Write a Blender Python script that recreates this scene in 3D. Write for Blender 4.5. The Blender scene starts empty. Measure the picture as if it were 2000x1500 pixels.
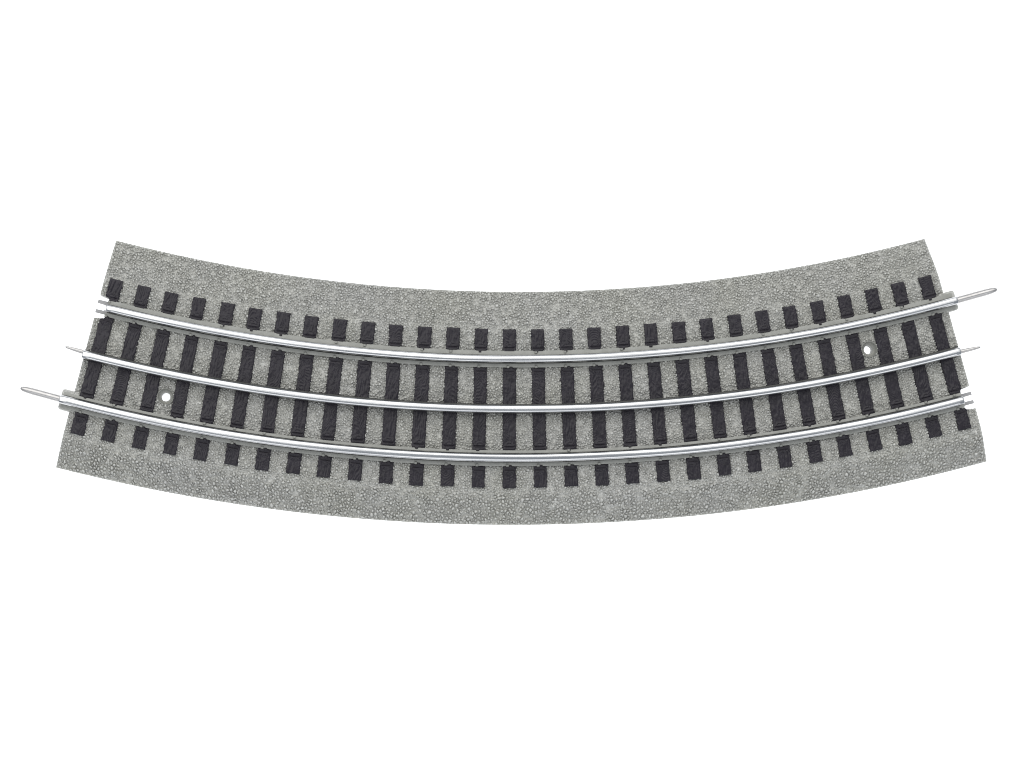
import bpy, math
import numpy as np
from mathutils import Matrix, Vector

S = bpy.context.scene
C = S.collection
rng = np.random.default_rng(7)
mm = 0.001
R0 = 609.6                      # radius of the middle rail's curve, millimetres
HALF = math.radians(14.754)     # half of the arc the piece spans
rad, PI = math.radians, math.pi

# ------------------------------------------------------------------ camera
cam = bpy.data.cameras.new('camera')
cam_ob = bpy.data.objects.new('camera', cam)
C.objects.link(cam_ob)
def rot(a, b, c):
    return Matrix.Rotation(a, 3, 'X') @ Matrix.Rotation(b, 3, 'Y') @ Matrix.Rotation(c, 3, 'Z')
CAM_D = 1150.0
M = rot(rad(3.68), rad(-3.58), rad(-0.28)).to_4x4()
M.translation = Vector((-76.6, -64.3, CAM_D)) * mm
cam_ob.matrix_world = M
cam.sensor_width = 36.0
cam.lens = 5.5145 * CAM_D / 2000 * 36.0
cam.clip_start, cam.clip_end = 0.05, 50
S.camera = cam_ob

# ------------------------------------------------------------------ world and lamps
w = bpy.data.worlds.new('World'); S.world = w; w.use_nodes = True
bg = w.node_tree.nodes['Background']
bg.inputs['Color'].default_value = (0.82, 0.90, 1.0, 1)
bg.inputs['Strength'].default_value = 0.5
S.cycles.filter_width = 1.15
S.view_settings.view_transform = 'Standard'
S.view_settings.look = 'None'
S.view_settings.exposure = 0
S.view_settings.gamma = 1
S.view_settings.use_curve_mapping = False

def lamp(name, loc, target, sx, sy, watts, col=(1, 1, 1)):
    l = bpy.data.lights.new(name, 'AREA'); l.shape = 'RECTANGLE'
    l.size, l.size_y, l.energy, l.color = sx, sy, watts, col
    o = bpy.data.objects.new(name, l); C.objects.link(o)
    o.location = loc
    o.rotation_euler = (Vector(target) - Vector(loc)).to_track_quat('-Z', 'Y').to_euler()
    return o
# a big softbox overhead and behind, a weaker one in front, and an added lamp below that turns the sheet and holes white
lamp('softbox_lamp', (-0.15, 0.98, 1.50), (-0.05, 0.62, 0), 3.2, 1.85, 42, (1.0, 0.985, 0.95))
lamp('front_softbox_lamp', (0.1, -1.25, 1.30), (0, -0.2, 0), 2.4, 1.1, 13)
lamp('added_under_lamp', (0, 0, -0.55), (0, 0, 0), 2.4, 2.4, 44).rotation_euler = (PI, 0, 0)

# ------------------------------------------------------------------ materials
def mat(name, col, rough=0.5, metal=0.0, spec=0.5):
    m = bpy.data.materials.new(name); m.use_nodes = True
    b = m.node_tree.nodes['Principled BSDF']
    b.inputs['Base Color'].default_value = (*col, 1)
    b.inputs['Roughness'].default_value = rough
    b.inputs['Metallic'].default_value = metal
    b.inputs['Specular IOR Level'].default_value = spec
    return m, m.node_tree, b
def node(nt, t, **kw):
    n = nt.nodes.new(t)
    for k, v in kw.items(): setattr(n, k, v)
    return n
def noise_color(nt, b, scale, stops, vec=None, detail=4, rough=0.6):
    n = node(nt, 'ShaderNodeTexNoise'); n.inputs['Scale'].default_value = scale
    n.inputs['Detail'].default_value = detail; n.inputs['Roughness'].default_value = rough
    r = node(nt, 'ShaderNodeValToRGB')
    r.color_ramp.elements[0].position, r.color_ramp.elements[0].color = stops[0][0], (*stops[0][1], 1)
    r.color_ramp.elements[1].position, r.color_ramp.elements[1].color = stops[-1][0], (*stops[-1][1], 1)
    for p, c in stops[1:-1]:
        e = r.color_ramp.elements.new(p); e.color = (*c, 1)
    if vec is None:
        g = node(nt, 'ShaderNodeTexCoord'); vec = g.outputs['Object']
    nt.links.new(vec, n.inputs['Vector'])
    nt.links.new(n.outputs['Fac'], r.inputs['Fac'])
    if b is not None: nt.links.new(r.outputs['Color'], b.inputs['Base Color'])
    return n, r

# speckled grey plastic ballast: two sizes of random mottling
m_bal, nt, b = mat('grey_ballast_plastic', (0.3, 0.3, 0.27), 0.55, 0, 0.35)
n1, r1 = noise_color(nt, None, 1500, [(0.36, (0.37, 0.368, 0.347)), (0.52, (0.445, 0.443, 0.420)), (0.68, (0.52, 0.517, 0.493))], detail=2)
n2, r2 = noise_color(nt, None, 38, [(0.35, (0.975, 0.975, 0.955)), (0.65, (1.0, 1.0, 1.01))], detail=3)
mx = node(nt, 'ShaderNodeMix', data_type='RGBA', blend_type='MULTIPLY'); mx.inputs['Factor'].default_value = 1
nt.links.new(r1.outputs['Color'], mx.inputs['A']); nt.links.new(r2.outputs['Color'], mx.inputs['B'])
nt.links.new(mx.outputs['Result'], b.inputs['Base Color'])

# smooth grey plastic (rail seats, tabs, screw holes)
m_grey, nt, b = mat('smooth_grey_plastic', (0.27, 0.27, 0.25), 0.42, 0, 0.4)
noise_color(nt, b, 260, [(0.35, (0.245, 0.246, 0.224)), (0.65, (0.295, 0.295, 0.272))])

m_fork, nt, b = mat('pale_grey_plastic', (0.36, 0.355, 0.36), 0.45, 0, 0.4)
noise_color(nt, b, 300, [(0.35, (0.25, 0.247, 0.25)), (0.65, (0.30, 0.297, 0.30))])

# near-black tie plastic with a violet cast
m_tie, nt, b = mat('dark_tie_plastic', (0.04, 0.037, 0.043), 0.27, 0, 0.22)
noise_color(nt, b, 420, [(0.3, (0.013, 0.0112, 0.0152)), (0.7, (0.0225, 0.0195, 0.0255))], detail=6)

m_black, nt, b = mat('black_insulator_plastic', (0.03, 0.03, 0.028), 0.5)
noise_color(nt, b, 400, [(0.3, (0.028, 0.028, 0.026)), (0.7, (0.045, 0.045, 0.041))])

# drawn steel rail: fine lengthwise streaks, faint tarnish
m_rail, nt, b = mat('drawn_steel', (0.8, 0.8, 0.82), 0.24, 1.0)
at = node(nt, 'ShaderNodeAttribute', attribute_name='along')
mp = node(nt, 'ShaderNodeMapping'); mp.inputs['Scale'].default_value = (0.03, 2.2, 2.2)
nt.links.new(at.outputs['Vector'], mp.inputs['Vector'])
n1, r1 = noise_color(nt, b, 1.0, [(0.30, (0.29, 0.296, 0.312)), (0.46, (0.43, 0.432, 0.44)), (0.62, (0.56, 0.56, 0.56))], vec=mp.outputs['Vector'], detail=5)
rr = node(nt, 'ShaderNodeMapRange'); rr.inputs['To Min'].default_value = 0.30; rr.inputs['To Max'].default_value = 0.14
nt.links.new(n1.outputs['Fac'], rr.inputs['Value']); nt.links.new(rr.outputs['Result'], b.inputs['Roughness'])
bp = node(nt, 'ShaderNodeBump'); bp.inputs['Strength'].default_value = 0.25; bp.inputs['Distance'].default_value = 0.0001
nt.links.new(n1.outputs['Fac'], bp.inputs['Height']); nt.links.new(bp.outputs['Normal'], b.inputs['Normal'])

m_pin, nt, b = mat('plated_pin_metal', (0.78, 0.74, 0.71), 0.36, 1.0)
noise_color(nt, b, 700, [(0.3, (0.38, 0.368, 0.36)), (0.7, (0.46, 0.448, 0.44))])

# translucent white sheet, made up so the added lamp below shines through
m_tab = bpy.data.materials.new('white_underlit_sheet'); m_tab.use_nodes = True
nt = m_tab.node_tree; nt.nodes.clear()
out = node(nt, 'ShaderNodeOutputMaterial'); df = node(nt, 'ShaderNodeBsdfDiffuse'); tr = node(nt, 'ShaderNodeBsdfTranslucent')
df.inputs['Color'].default_value = (0.9, 0.9, 0.9, 1); tr.inputs['Color'].default_value = (0.92, 0.92, 0.92, 1)
ms = node(nt, 'ShaderNodeMixShader'); ms.inputs[0].default_value = 0.65
nt.links.new(df.outputs[0], ms.inputs[1]); nt.links.new(tr.outputs[0], ms.inputs[2]); nt.links.new(ms.outputs[0], out.inputs[0])

# ------------------------------------------------------------------ helpers
def pol(r, s, z):
    """r = offset from the middle curve (mm, + outward), s = arc angle, z in mm -> metres"""
    r = np.asarray(r, float) + R0
    return np.stack([r * np.sin(s), R0 - r * np.cos(s), np.asarray(z, float) + 0 * r], -1) * mm
def new_obj(name, verts, faces, m, parent=None, smooth=True, along=None):
    me = bpy.data.meshes.new(name)
    if isinstance(faces, np.ndarray):
        n = len(faces)
        me.vertices.add(len(verts)); me.vertices.foreach_set('co', np.ascontiguousarray(verts, np.float32).ravel())
        me.loops.add(n * 4); me.loops.foreach_set('vertex_index', np.ascontiguousarray(faces, np.int32).ravel())
        me.polygons.add(n); me.polygons.foreach_set('loop_start', np.arange(0, 4 * n, 4, dtype=np.int32))
        me.update(calc_edges=True); me.validate()
    else:
        me.from_pydata([tuple(map(float, v)) for v in verts], [], [tuple(map(int, f)) for f in faces])
    me.polygons.foreach_set('use_smooth', np.full(len(me.polygons), smooth))
    if along is not None:
        a = me.attributes.new('along', 'FLOAT_VECTOR', 'POINT')
        a.data.foreach_set('vector', np.ascontiguousarray(along, np.float32).ravel())
    me.materials.append(m)
    o = bpy.data.objects.new(name, me); C.objects.link(o)
    if parent: o.parent = parent
    return o
def hard(o, deg=35):
    me = o.data
    me.set_sharp_from_angle(angle=rad(deg))
    return o
def recalc(o):
    import bmesh
    bm = bmesh.new(); bm.from_mesh(o.data); bmesh.ops.recalc_face_normals(bm, faces=bm.faces[:]); bm.to_mesh(o.data); bm.free()
    return o

# numpy noise ------------------------------------------------------------
def hash2(i, j, k):
    h = (i.astype(np.int64) * 374761393 + j.astype(np.int64) * 668265263 + k * 982451653) & 0xffffffff
    h = ((h ^ (h >> 13)) * 1274126177) & 0xffffffff
    h = ((h ^ (h >> 16)) * 2246822519) & 0xffffffff
    return ((h ^ (h >> 15)) & 0xffffff) / float(0xffffff)
def vnoise(x, y, k=0):
    i, j = np.floor(x), np.floor(y); fx, fy = x - i, y - j
    fx, fy = fx * fx * (3 - 2 * fx), fy * fy * (3 - 2 * fy)
    a = hash2(i, j, k) * (1 - fx) + hash2(i + 1, j, k) * fx
    b_ = hash2(i, j + 1, k) * (1 - fx) + hash2(i + 1, j + 1, k) * fx
    return (a * (1 - fy) + b_ * fy) * 2 - 1
def fbm(x, y, k=0, o=3):
    t, amp = 0, 1
    for q in range(o):
        t = t + amp * vnoise(x * 2 ** q, y * 2 ** q, k + q * 17); amp *= 0.5
    return t
def pebbles(x, y, cell, k=0):
    """rounded stones of uneven size and height: 0 in the cracks, about 1 on the crowns"""
    x, y = (0.83 * x + 0.557 * y) / cell, (0.83 * y - 0.557 * x) / cell
    x, y = x + 0.12 * vnoise(x * 0.8, y * 0.8, k + 5) + 0.18 * vnoise(x * 2.1, y * 2.1, k + 6), y + 0.12 * vnoise(x * 0.8, y * 0.8, k + 9) + 0.18 * vnoise(x * 2.1, y * 2.1, k + 10)
    i, j = np.floor(x), np.floor(y)
    f1 = np.full(x.shape, 9.0); f2 = np.full(x.shape, 9.0); hh = np.zeros(x.shape)
    for di in (-1, 0, 1):
        for dj in (-1, 0, 1):
            a, b_ = i + di, j + dj
            d = np.hypot(a + 0.5 + 0.90 * (hash2(a, b_, k) - 0.5) - x, b_ + 0.5 + 0.90 * (hash2(a, b_, k + 1) - 0.5) - y) - 0.20 * hash2(a, b_, k + 2)
            near = d < f1
            f2 = np.where(near, f1, np.minimum(f2, d))
            hh = np.where(near, hash2(a, b_, k + 3), hh)
            f1 = np.where(near, d, f1)
    gap = 0.08 + 0.12 * np.clip(0.5 + 1.2 * vnoise(x * 1.7, y * 1.7, k + 13), 0, 1)      # cracks open into pits here and close up there
    e = np.clip((f2 - f1 - gap) / 0.38, 0, 1); e = e * e * (3 - 2 * e)
    dome = np.clip(1 - np.clip(f1 + 0.1, 0, 1) ** 2 / 0.55, 0, 1)
    floor_ = 0.45 * np.clip(1.6 * vnoise(x * 2.1, y * 2.1, k + 21) - 0.35, 0, 1)
    return np.maximum(floor_, e * (0.62 + 0.38 * dome) * (0.55 + 0.45 * hh))

def heightfield(name, rs, ss, Z, keep, zbot, m, parent):
    """sheet over a polar grid; quads where keep is False are left out; every free edge gets a wall down to zbot"""
    nr, ns = len(rs), len(ss)
    rr_, s_ = np.meshgrid(rs, ss, indexing='ij') if rs.ndim == 1 else (rs, ss)
    nr, ns = rr_.shape
    V = pol(rr_, s_, Z).reshape(-1, 3)
    idx = np.arange(nr * ns).reshape(nr, ns)
    q = np.stack([idx[:-1, :-1], idx[1:, :-1], idx[1:, 1:], idx[:-1, 1:]], -1)
    F = q[keep]
    kp = np.pad(keep, 1)
    E = []
    cur = kp[1:-1, 1:-1]
    for nb, a, b_ in ((kp[:-2, 1:-1], 0, 3), (kp[2:, 1:-1], 1, 2), (kp[1:-1, :-2], 0, 1), (kp[1:-1, 2:], 3, 2)):
        mk = cur & ~nb
        E.append(np.stack([q[mk][:, a], q[mk][:, b_]], -1))
    E = np.concatenate(E)
    uniq, inv = np.unique(E, return_inverse=True); inv = inv.reshape(E.shape)
    top = V[uniq].copy(); low = top.copy(); low[:, 2] = zbot * mm
    n0 = len(V)
    W = np.stack([n0 + inv[:, 0], n0 + inv[:, 1], n0 + len(uniq) + inv[:, 1], n0 + len(uniq) + inv[:, 0]], -1)
    V = np.concatenate([V, top, low]); F = np.concatenate([F, W])
    used = np.unique(F); remap = np.zeros(len(V), int); remap[used] = np.arange(len(used))
    o = new_obj(name, V[used], remap[F], m, parent)
    return recalc(o)

# ------------------------------------------------------------------ the surface
t = new_obj('tabletop', [(-1.6, -1.6, 0), (1.6, -1.6, 0), (1.6, 1.6, 0), (-1.6, 1.6, 0)], [(0, 1, 2, 3)], m_tab)
t['kind'] = 'structure'
t['label'] = 'plain white surface under the track piece'

# ------------------------------------------------------------------ the track piece
root = bpy.data.objects.new('track_section', None); C.objects.link(root)
root.empty_display_size = 0.05
root['label'] = 'curved piece of three-rail toy train track with grey ballast base and black ties'
root['category'] = 'toy track'

RI, RO = -42.55, 40.5
RAIL_U, RAIL_L = -17.75, 17.15
CREST_I, CREST_O = -29.4, 29.4
ZTOP = 7.0
NOTCH = {-1: (-22.0, -13.8), 1: (12.9, 20.9)}      # r range of the socket cut-out at each end
NOTCH_D = rad(14.415)
HOLES = ((7.75, rad(-11.855)), (-8.35, rad(11.775)))

def notch_mask(r, s):
    cut = np.zeros(r.shape, bool)
    for sg, (a, b_) in NOTCH.items():
        dep = (sg * s - NOTCH_D) * R0                # mm in from the bottom of the cut
        tap = np.clip(0.5 - dep * 0.14, -0.2, 0.6)   # the mouth is a little wider
        rnd = np.where(dep < 0.6, 0.6 - np.sqrt(np.clip(0.36 - (0.6 - dep) ** 2, 0, 1)), 0)
        cut |= (dep > 0) & (r > a + tap + rnd) & (r < b_ - tap - rnd)
    return cut

def tie_phi(i): return rad(-14.33 + 0.9835 * i + 0.0035 * max(0, i - 14))
# roadbed
st = 0.14
rs = np.arange(RI, RO + st / 2, st); ss = np.linspace(-HALF, HALF, int(2 * HALF * R0 / st))
r, s = np.meshgrid(rs, ss, indexing='ij')
x = s * (R0 + r)
base = np.where(r < CREST_I, np.interp(r, [RI, CREST_I], [0.7, ZTOP]), np.where(r > CREST_O, np.interp(r, [CREST_O, RO], [ZTOP, 0.7]), ZTOP))
base -= 0.5 * np.exp(-((np.minimum(abs(r - CREST_I), abs(r - CREST_O))) / 1.2) ** 2)
wl = np.clip((r - CREST_O + 1.5) / 2.5, 0, 1); wu = np.clip((CREST_I + 1.5 - r) / 2.5, 0, 1)
peb = 2.0 * pebbles(x, r, 1.07, 3) * wl + 1.75 * pebbles(x, r, 0.92, 41) * wu + 1.55 * pebbles(x, r, 0.90, 77) * (1 - wl - wu)
fine = 0.05 * vnoise(x / 0.34, r / 0.34, 99) + 0.10 * vnoise(x / 0.75, r / 0.75, 98)
edge = np.clip(np.minimum(np.minimum(r - RI, RO - r) / 0.8, 0.1 + (HALF - np.abs(s)) * R0 / 0.9), 0, 1)
Z = base + (peb + fine - 0.95) * edge ** 0.8
for i in range(30):          # the ballast stays below the ties that stand in it
    under = (np.abs(s - tie_phi(i)) * R0 < 2.25) & (r > -28.4) & (r < 27.4)
    Z = np.where(under, np.minimum(Z, ZTOP + 0.05), Z)
for rc in (RAIL_U, RAIL_L): Z = np.where(np.abs(r - rc) < 2.6, Z - 3.2, Z)
cut = notch_mask(r, s)
for hr, hs in HOLES:
    cut |= np.hypot(r - hr, (s - hs) * (R0 + r)) < 2.75
keep = ~(cut[:-1, :-1] | cut[1:, 1:])
bed = heightfield('roadbed', rs, ss, Z, keep, 0.0, m_bal, root)

def lathe(name, prof, origin, ax, m, parent, seg=40):
    """prof: (distance along ax, radius) in mm; origin, ax in metres"""
    ax = Vector(ax).normalized(); u = ax.orthogonal().normalized(); v = ax.cross(u)
    V, F = [], []
    for d, q in prof:
        for k in range(seg):
            a = 2 * PI * k / seg
            V.append(Vector(origin) + (ax * d + (u * math.cos(a) + v * math.sin(a)) * q) * mm)
    for i in range(len(prof) - 1):
        for k in range(seg):
            F.append((i * seg + k, i * seg + (k + 1) % seg, (i + 1) * seg + (k + 1) % seg, (i + 1) * seg + k))
    if prof[0][1] < 0.3: F.append(tuple(range(seg))[::-1])
    if prof[-1][1] < 1.0 and prof[-1][0] != 0.02: F.append(tuple((len(prof) - 1) * seg + k for k in range(seg)))
    return hard(recalc(new_obj(name, V, F, m, parent)), 40)

for hr, hs in HOLES:
    o = pol([hr], np.array([hs]), [0])[0]
    lathe('screw_hole', [(6.6, 2.95), (7.16, 2.92), (7.22, 2.78), (6.9, 2.66), (5.7, 2.55), (5.2, 2.2), (4.9, 1.62), (4.2, 1.5), (0.02, 1.5)], o, (0, 0, 1), m_grey, bed)

# ties: each one a little slab of moulded wood grain
def smooth_bump(d, w_):
    return np.exp(-(d / w_) ** 2)
for i in range(30):
    phi = tie_phi(i)
    L0, L1 = -28.6 - 0.07 * max(0, i - 20) + rng.uniform(-.15, .15), 27.6 + rng.uniform(-.2, .2)
    hw = 2.33 + rng.uniform(-.08, .08)
    skew = rng.uniform(-.004, .004)
    rs_ = np.arange(L0, L1, 0.2); us = np.linspace(-1, 1, 25)
    r, u = np.meshgrid(rs_, us, indexing='ij')
    k = 1000 + i * 31
    rag = 0.10 * vnoise(r / 0.9, u * 0 + np.sign(u) * 3, k) + 0.08 * vnoise(r / 0.35, np.sign(u) * 7.3 + 0 * u, k + 3)
    nub = np.clip(vnoise(r / 1.3, np.sign(u) * 11.7 + 0 * u, k + 5) - 0.55, 0, 1) * 0.7
    xx = u * (hw + (rag + nub) * np.abs(u) ** 3) + skew * r
    z = np.full(r.shape, ZTOP + 0.62)
    # grain: a different figure on every stretch between the rails
    for lo, hi in ((-40, RAIL_U), (RAIL_U, 0), (0, RAIL_L), (RAIL_L, 40)):
        sel = np.clip((r - lo) * 3, 0, 1) * np.clip((hi - r) * 3, 0, 1)
        f = rng.uniform(); wob = 0.9 * vnoise(r / 3.5, xx / 1.5, k + int(lo) + 60)
        if f < 0.5:   g = np.sin((xx + wob * 0.8 + rng.uniform(-.12, .12) * r) * rng.uniform(4.5, 7.5))
        elif f < 0.8: g = np.sin((xx + wob + rng.choice([-1, 1]) * rng.uniform(.25, .5) * r) * rng.uniform(5, 7.5))
        else:
            c0, c1 = rng.uniform(-1.2, 1.2), rng.uniform(lo if lo > -30 else -27, hi if hi < 30 else 26)
            g = np.sin(np.hypot((xx - c0) * 1.5, (r - c1) * 0.55 + wob * 0.6) * rng.uniform(6, 8))
        z += sel * (0.055 + 0.04 * rng.uniform()) * (1 - 2 * np.abs(g) ** 0.7)
    z += 0.06 * fbm(xx / 0.5, r / 1.6, k + 9)
    # pressed plates and spike heads beside the two running rails
    for rc in (RAIL_U, RAIL_L):
        for sg in (-1, 1):
            d = (r - rc) * sg
            plate = (d > 3.0) & (d < 4.9) & (np.abs(xx) < 1.75)
            z = np.where(plate, ZTOP + 0.80, z)
            z = np.where((np.abs(d - 4.0) < 0.22) & (np.abs(xx) < 1.75), ZTOP + 0.42, z)
            off = rng.uniform(-.25, .25)
            ring = np.abs(np.hypot((xx - off) * 0.8, d - 4.7) - 0.85) < 0.17
            z = np.where(ring & (d > 4.8), z + 0.24, z)
            clip_c = 0.35 + off
            if rng.uniform() < 0.55: z = np.where((d > 2.45) & (d < 3.2) & (np.abs(xx - sg * clip_c) < 0.5), ZTOP + 1.02, z)
        z = np.where((r - rc > -2.4) & (r - rc < 2.65) & (z < ZTOP + 1.0), ZTOP + 0.35, z)
        z = np.where(np.abs(r - rc) < 2.0, ZTOP - 1.75, z)
    ed = np.clip((1 - np.abs(u)) / 0.09, 0, 1); en = np.clip(np.minimum(r - L0, L1 - r) / 0.3, 0, 1)
    z -= 0.22 * (1 - ed) ** 2 + 0.25 * (1 - en) ** 2
    s = phi + xx / (R0 + r)
    cut = notch_mask(r, s)
    for hr, hs in HOLES: cut |= np.hypot(r - hr, (s - hs) * (R0 + r)) < 2.7
    keep = ~(cut[:-1, :-1] | cut[1:, 1:])
    heightfield('tie', r, s, z, keep, ZTOP - 2.0, m_tie, root)

# swept profiles
def sweep(name, prof, rc, s0, s1, m, parent, n=220, taper=0.0, roll=None, wander=0.0, kk=0):
    """closed outline prof [(dr, z)] swept along the curve at offset rc between arc angles s0 and s1"""
    P = np.array(prof, float); cz = P[:, 1].mean()
    S_ = np.linspace(s0, s1, n)
    sc = np.ones(n)
    if taper:
        e = 0.35 / R0
        S_ = np.concatenate([[s0, s0 + e * .4, s0 + e], S_[2:-2], [s1 - e, s1 - e * .4, s1]]); n = len(S_)
        sc = np.ones(n); sc[0] = sc[-1] = 1 - taper; sc[1] = sc[-2] = 1 - taper * .35
    np_ = len(P)
    V = np.zeros((n, np_, 3)); A = np.zeros((n, np_, 3))
    for a in range(n):
        wr = wander * vnoise(np.array([S_[a] * R0 / 30.0]), np.array([kk + 0.5]), kk)[0]
        rr_ = rc + P[:, 0] * sc[a] + wr; zz = cz + (P[:, 1] - cz) * sc[a]
        if roll:            # made-up lean along the rail, shaped to steer the crown's reflection (+ = towards the inside of the curve)
            q = -rad(roll(S_[a] * R0)); dx, dz = rr_ - rc - wr, zz - P[:, 1].min()
            rr_ = rc + wr + dx * math.cos(q) + (dz - 6.2) * math.sin(q); zz = P[:, 1].min() + dz - dx * math.sin(q)
        V[a] = pol(rr_, np.full(np_, S_[a]), zz); A[a] = np.stack([np.full(np_, S_[a] * R0), P[:, 0] + kk * 3, P[:, 1]], -1)
    idx = np.arange(n * np_).reshape(n, np_)
    F = [(idx[a, q], idx[a, (q + 1) % np_], idx[a + 1, (q + 1) % np_], idx[a + 1, q]) for a in range(n - 1) for q in range(np_)]
    F.append(tuple(idx[0])[::-1]); F.append(tuple(idx[-1]))
    return hard(recalc(new_obj(name, V.reshape(-1, 3), F, m, parent, along=A.reshape(-1, 3))), 50)

def head(w_, z0, z1, crown):
    """rounded bulb of a tubular rail: flat crown, round shoulders"""
    c = (z0 + z1) / 2; h = (z1 - z0) / 2; out = []
    for k in range(32):
        a = 2 * PI * k / 32; ca, sa = math.cos(a), math.sin(a); p = 2 / crown
        out.append((math.copysign(abs(ca) ** p, ca) * w_, c + math.copysign(abs(sa) ** p, sa) * h))
    return out
def tee(foot, zf, zt, web, hw_, zh, zc):
    """foot, web and bulb as one outline, counter-clockwise"""
    bulb = [q for q in head(hw_, zh, zc, 3.0)]
    top = sorted([q for q in bulb], key=lambda q: math.atan2(q[1] - (zh + zc) / 2, q[0]))
    start = [q for q in top if not (q[1] < (zh + zc) / 2 and abs(q[0]) < web * 1.05)]
    right = [q for q in start if math.atan2(q[1] - (zh + zc) / 2, q[0]) >= -PI / 2]
    seq = sorted(right, key=lambda q: (math.atan2(q[1] - (zh + zc) / 2, q[0]) + PI / 2) % (2 * PI))
    return [(-foot, zf), (foot, zf), (foot, zt - 0.12), (foot - 0.15, zt), (web, zt + 0.15), (web, zh + 0.1)] + seq + [(-web, zh + 0.1), (-web, zt + 0.15), (-foot + 0.15, zt), (-foot, zt - 0.12)]

ZC = 12.4
def ang(mm_past): return HALF + mm_past / R0
def rail(rc, s0, s1, foot, kk, roll, hw_=1.34):
    return sweep('rail', tee(foot, ZTOP - 1.65, ZTOP - 0.9, 0.55, hw_, ZC - 2.7, ZC), rc, s0, s1, m_rail, root, taper=0.16, wander=0.10, kk=kk, roll=roll)
up = rail(RAIL_U, -rad(14.405), ang(3.4), 1.0, 1, lambda a: 1.5 - 3.0 * math.exp(-((a - 2) / 16) ** 2))
mid = rail(0.0, -ang(0.4), ang(-0.6), 1.0, 2, lambda a: 1.0 - 2.0 * math.exp(-((a - 5) / 70) ** 2), 1.45)
low = rail(RAIL_L, -ang(4.0), rad(14.37), 1.0, 3, lambda a: 2.0 - 8.5 * math.exp(-((a + 12) / 62) ** 2), 1.48)

# smooth grey seats the running rails sit in, with a small clip at every tie
def seat(rc, s0, s1, lo, hi, north, south):
    o = sweep('rail_seat', [(lo, ZTOP - 2.2), (hi, ZTOP - 2.2), (hi, ZTOP + 0.62), (hi - 0.2, ZTOP + 0.76), (south + 0.04, ZTOP + 0.76), (south, ZTOP - 1.6), (-north, ZTOP - 1.6), (-north - 0.04, ZTOP + 0.76), (lo + 0.2, ZTOP + 0.76), (lo, ZTOP + 0.62)], rc, s0, s1, m_grey, bed, n=160)
    V, F = [], []
    for i in range(30):
        phi = tie_phi(i) + rng.uniform(-.15, .15) / R0
        for sg in (-1, 1):
            if sg < 0 and rng.uniform() < 0.55: continue
            c = phi - 0.7 / R0; a, b_ = 2.15, 3.0
            n0 = len(V)
            for z, q in ((ZTOP + 0.7, 0), (ZTOP + 1.3, 0.12)):
                for dr, ds in ((a + q, -.5 + q), (b_ - q, -.5 + q), (b_ - q, .5 - q), (a + q, .5 - q)):
                    V.append(pol([rc + sg * dr], np.array([c + ds / R0]), [z])[0])
            F += [(n0 + 4, n0 + 5, n0 + 6, n0 + 7)] + [(n0 + k, n0 + (k + 1) % 4, n0 + 4 + (k + 1) % 4, n0 + 4 + k) for k in range(4)]
    import bmesh                 # the clips are moulded onto the seat: one mesh
    me = bpy.data.meshes.new('moulded_clips'); me.from_pydata([tuple(map(float, v)) for v in V], [], [tuple(map(int, f)) for f in F])
    bm = bmesh.new(); bm.from_mesh(o.data); bm.from_mesh(me)
    bmesh.ops.recalc_face_normals(bm, faces=bm.faces[:]); bm.to_mesh(o.data); bm.free(); bpy.data.meshes.remove(me)
seat(RAIL_U, -rad(14.41), ang(2.6), -3.2, 2.75, 1.62, 1.36)
seat(RAIL_L, -ang(3.2), rad(14.40), -2.85, 2.75, 1.85, 1.42)

# black insulating strip under the middle rail
sweep('insulator_strip', [(-2.05, ZTOP), (1.35, ZTOP), (1.35, ZTOP + 0.62), (1.2, ZTOP + 0.83), (-1.85, ZTOP + 0.83), (-2.05, ZTOP + 0.62)], 0, -ang(0.15), ang(-0.3), m_black, mid, n=160)

# connector tabs and sockets
def prism(name, pts, z0, z1, m, parent, bev=0.25):
    """pts: outline in (r offset, arc mm measured from the middle of the piece)"""
    cr, cs = np.mean([p[0] for p in pts]), np.mean([p[1] for p in pts]); n = len(pts)
    V, F = [], []
    for z, q in ((z0, 0), (z1 - bev, 0), (z1, bev)):
        for (a, b_) in pts:
            l = math.hypot(a - cr, b_ - cs); f = 1 - q / max(l, 1e-6) if q else 1
            V.append(pol([cr + (a - cr) * f], np.array([(cs + (b_ - cs) * f) / R0]), [z])[0])
    F.append(tuple(range(n))[::-1]); F.append(tuple(range(2 * n, 3 * n)))
    for lv in (0, n): F += [(lv + k, lv + (k + 1) % n, lv + n + (k + 1) % n, lv + n + k) for k in range(n)]
    return hard(recalc(new_obj(name, V, F, m, parent)), 30)
def rrect(a, b_, c, d, q):
    o = []
    for (x0, y0, a0) in ((b_ - q, d - q, 0), (a + q, d - q, PI / 2), (a + q, c + q, PI), (b_ - q, c + q, 3 * PI / 2)):
        for k in range(6): o.append((x0 + q * math.cos(a0 + k * PI / 10), y0 + q * math.sin(a0 + k * PI / 10)))
    return o
HE = HALF * R0
prism('connector_tab', rrect(-21.8, -14.6, HE - 2, HE + 4.0, 0.9), 0.8, 6.75, m_bal, bed, 0.3)
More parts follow.
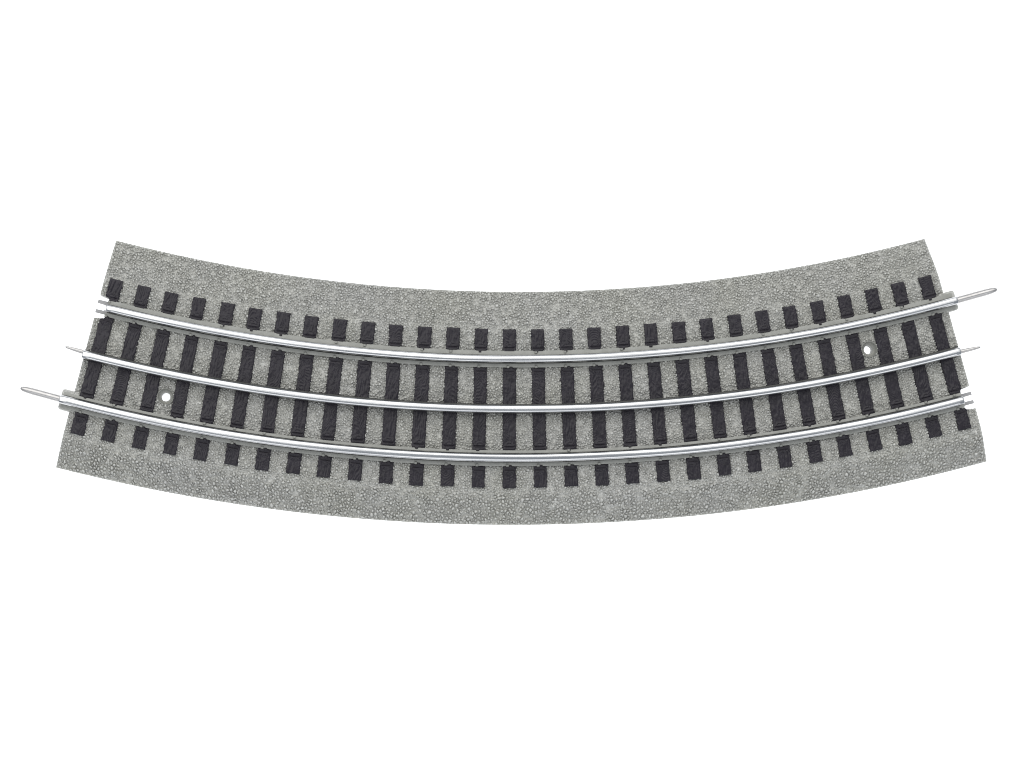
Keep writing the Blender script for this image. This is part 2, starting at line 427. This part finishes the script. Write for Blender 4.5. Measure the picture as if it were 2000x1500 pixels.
prism('connector_tab', rrect(13.1, 20.5, -HE - 4.1, -HE + 2, 0.9), 0.8, 6.75, m_bal, bed, 0.3)
def fork(sg, p):
    """two prongs with a round-bottomed gap, lying in the cut-out under the rail's end"""
    a, b_, c, d = p
    y0, y1 = NOTCH_D * R0 - 1.0, HE + 0.25
    g = (c - b_) / 2; cc = (b_ + c) / 2; yb = NOTCH_D * R0 + 0.35 + g
    pts = [(a, y0), (d, y0), (d, y1), (c + .05, y1), (c, yb)]
    pts += [(cc + g * math.cos(t_), yb - g * math.sin(t_)) for t_ in np.linspace(0.2, PI - 0.2, 9)]
    pts += [(b_, yb), (b_ - .05, y1), (a, y1)]
    pts = [(q[0], sg * q[1]) for q in pts]
    V, F = [], []; n = len(pts)
    for z in (4.0, 5.6):
        for q in pts: V.append(pol([q[0]], np.array([q[1] / R0]), [z])[0])
    F.append(tuple(range(n))[::-1]); F.append(tuple(range(n, 2 * n)))
    F += [(k, (k + 1) % n, n + (k + 1) % n, n + k) for k in range(n)]
    return recalc(new_obj('connector_fork', V, F, m_fork, bed, smooth=False))
fork(-1, (-20.35, -19.05, -16.95, -15.7))
fork(1, (14.8, 16.1, 17.85, 19.2))

# pins
def pin(parent, rc, sg, z, prof, dr_tip=0.0):
    L = prof[-1][0]
    s_ = sg * ang(0)
    a = Vector(pol([rc], np.array([s_]), [z])[0]); b_ = Vector(pol([rc + dr_tip], np.array([s_ + sg * L / R0]), [z])[0])
    return lathe('connector_pin', prof, a, b_ - a, m_pin, parent, 28)
big = [(0.0, .28), (0.0, 1.25), (13.5, 1.25), (16.0, 1.12), (17.2, .92), (17.8, .68), (18.1, .40), (18.2, .18)]
small = [(-2.0, .2), (-2.0, .78), (1.5, .76), (4.2, .66), (5.8, .50), (6.5, .34), (6.8, .14)]
pin(up, RAIL_U, 1, ZC - 1.5, big, 0.2)
pin(low, RAIL_L, -1, ZC - 1.5, big, 0.0)
pin(mid, -0.8, -1, ZC - 1.4, small, -0.15)
pin(mid, 0.25, 1, ZC - 1.4, small, 0.3)
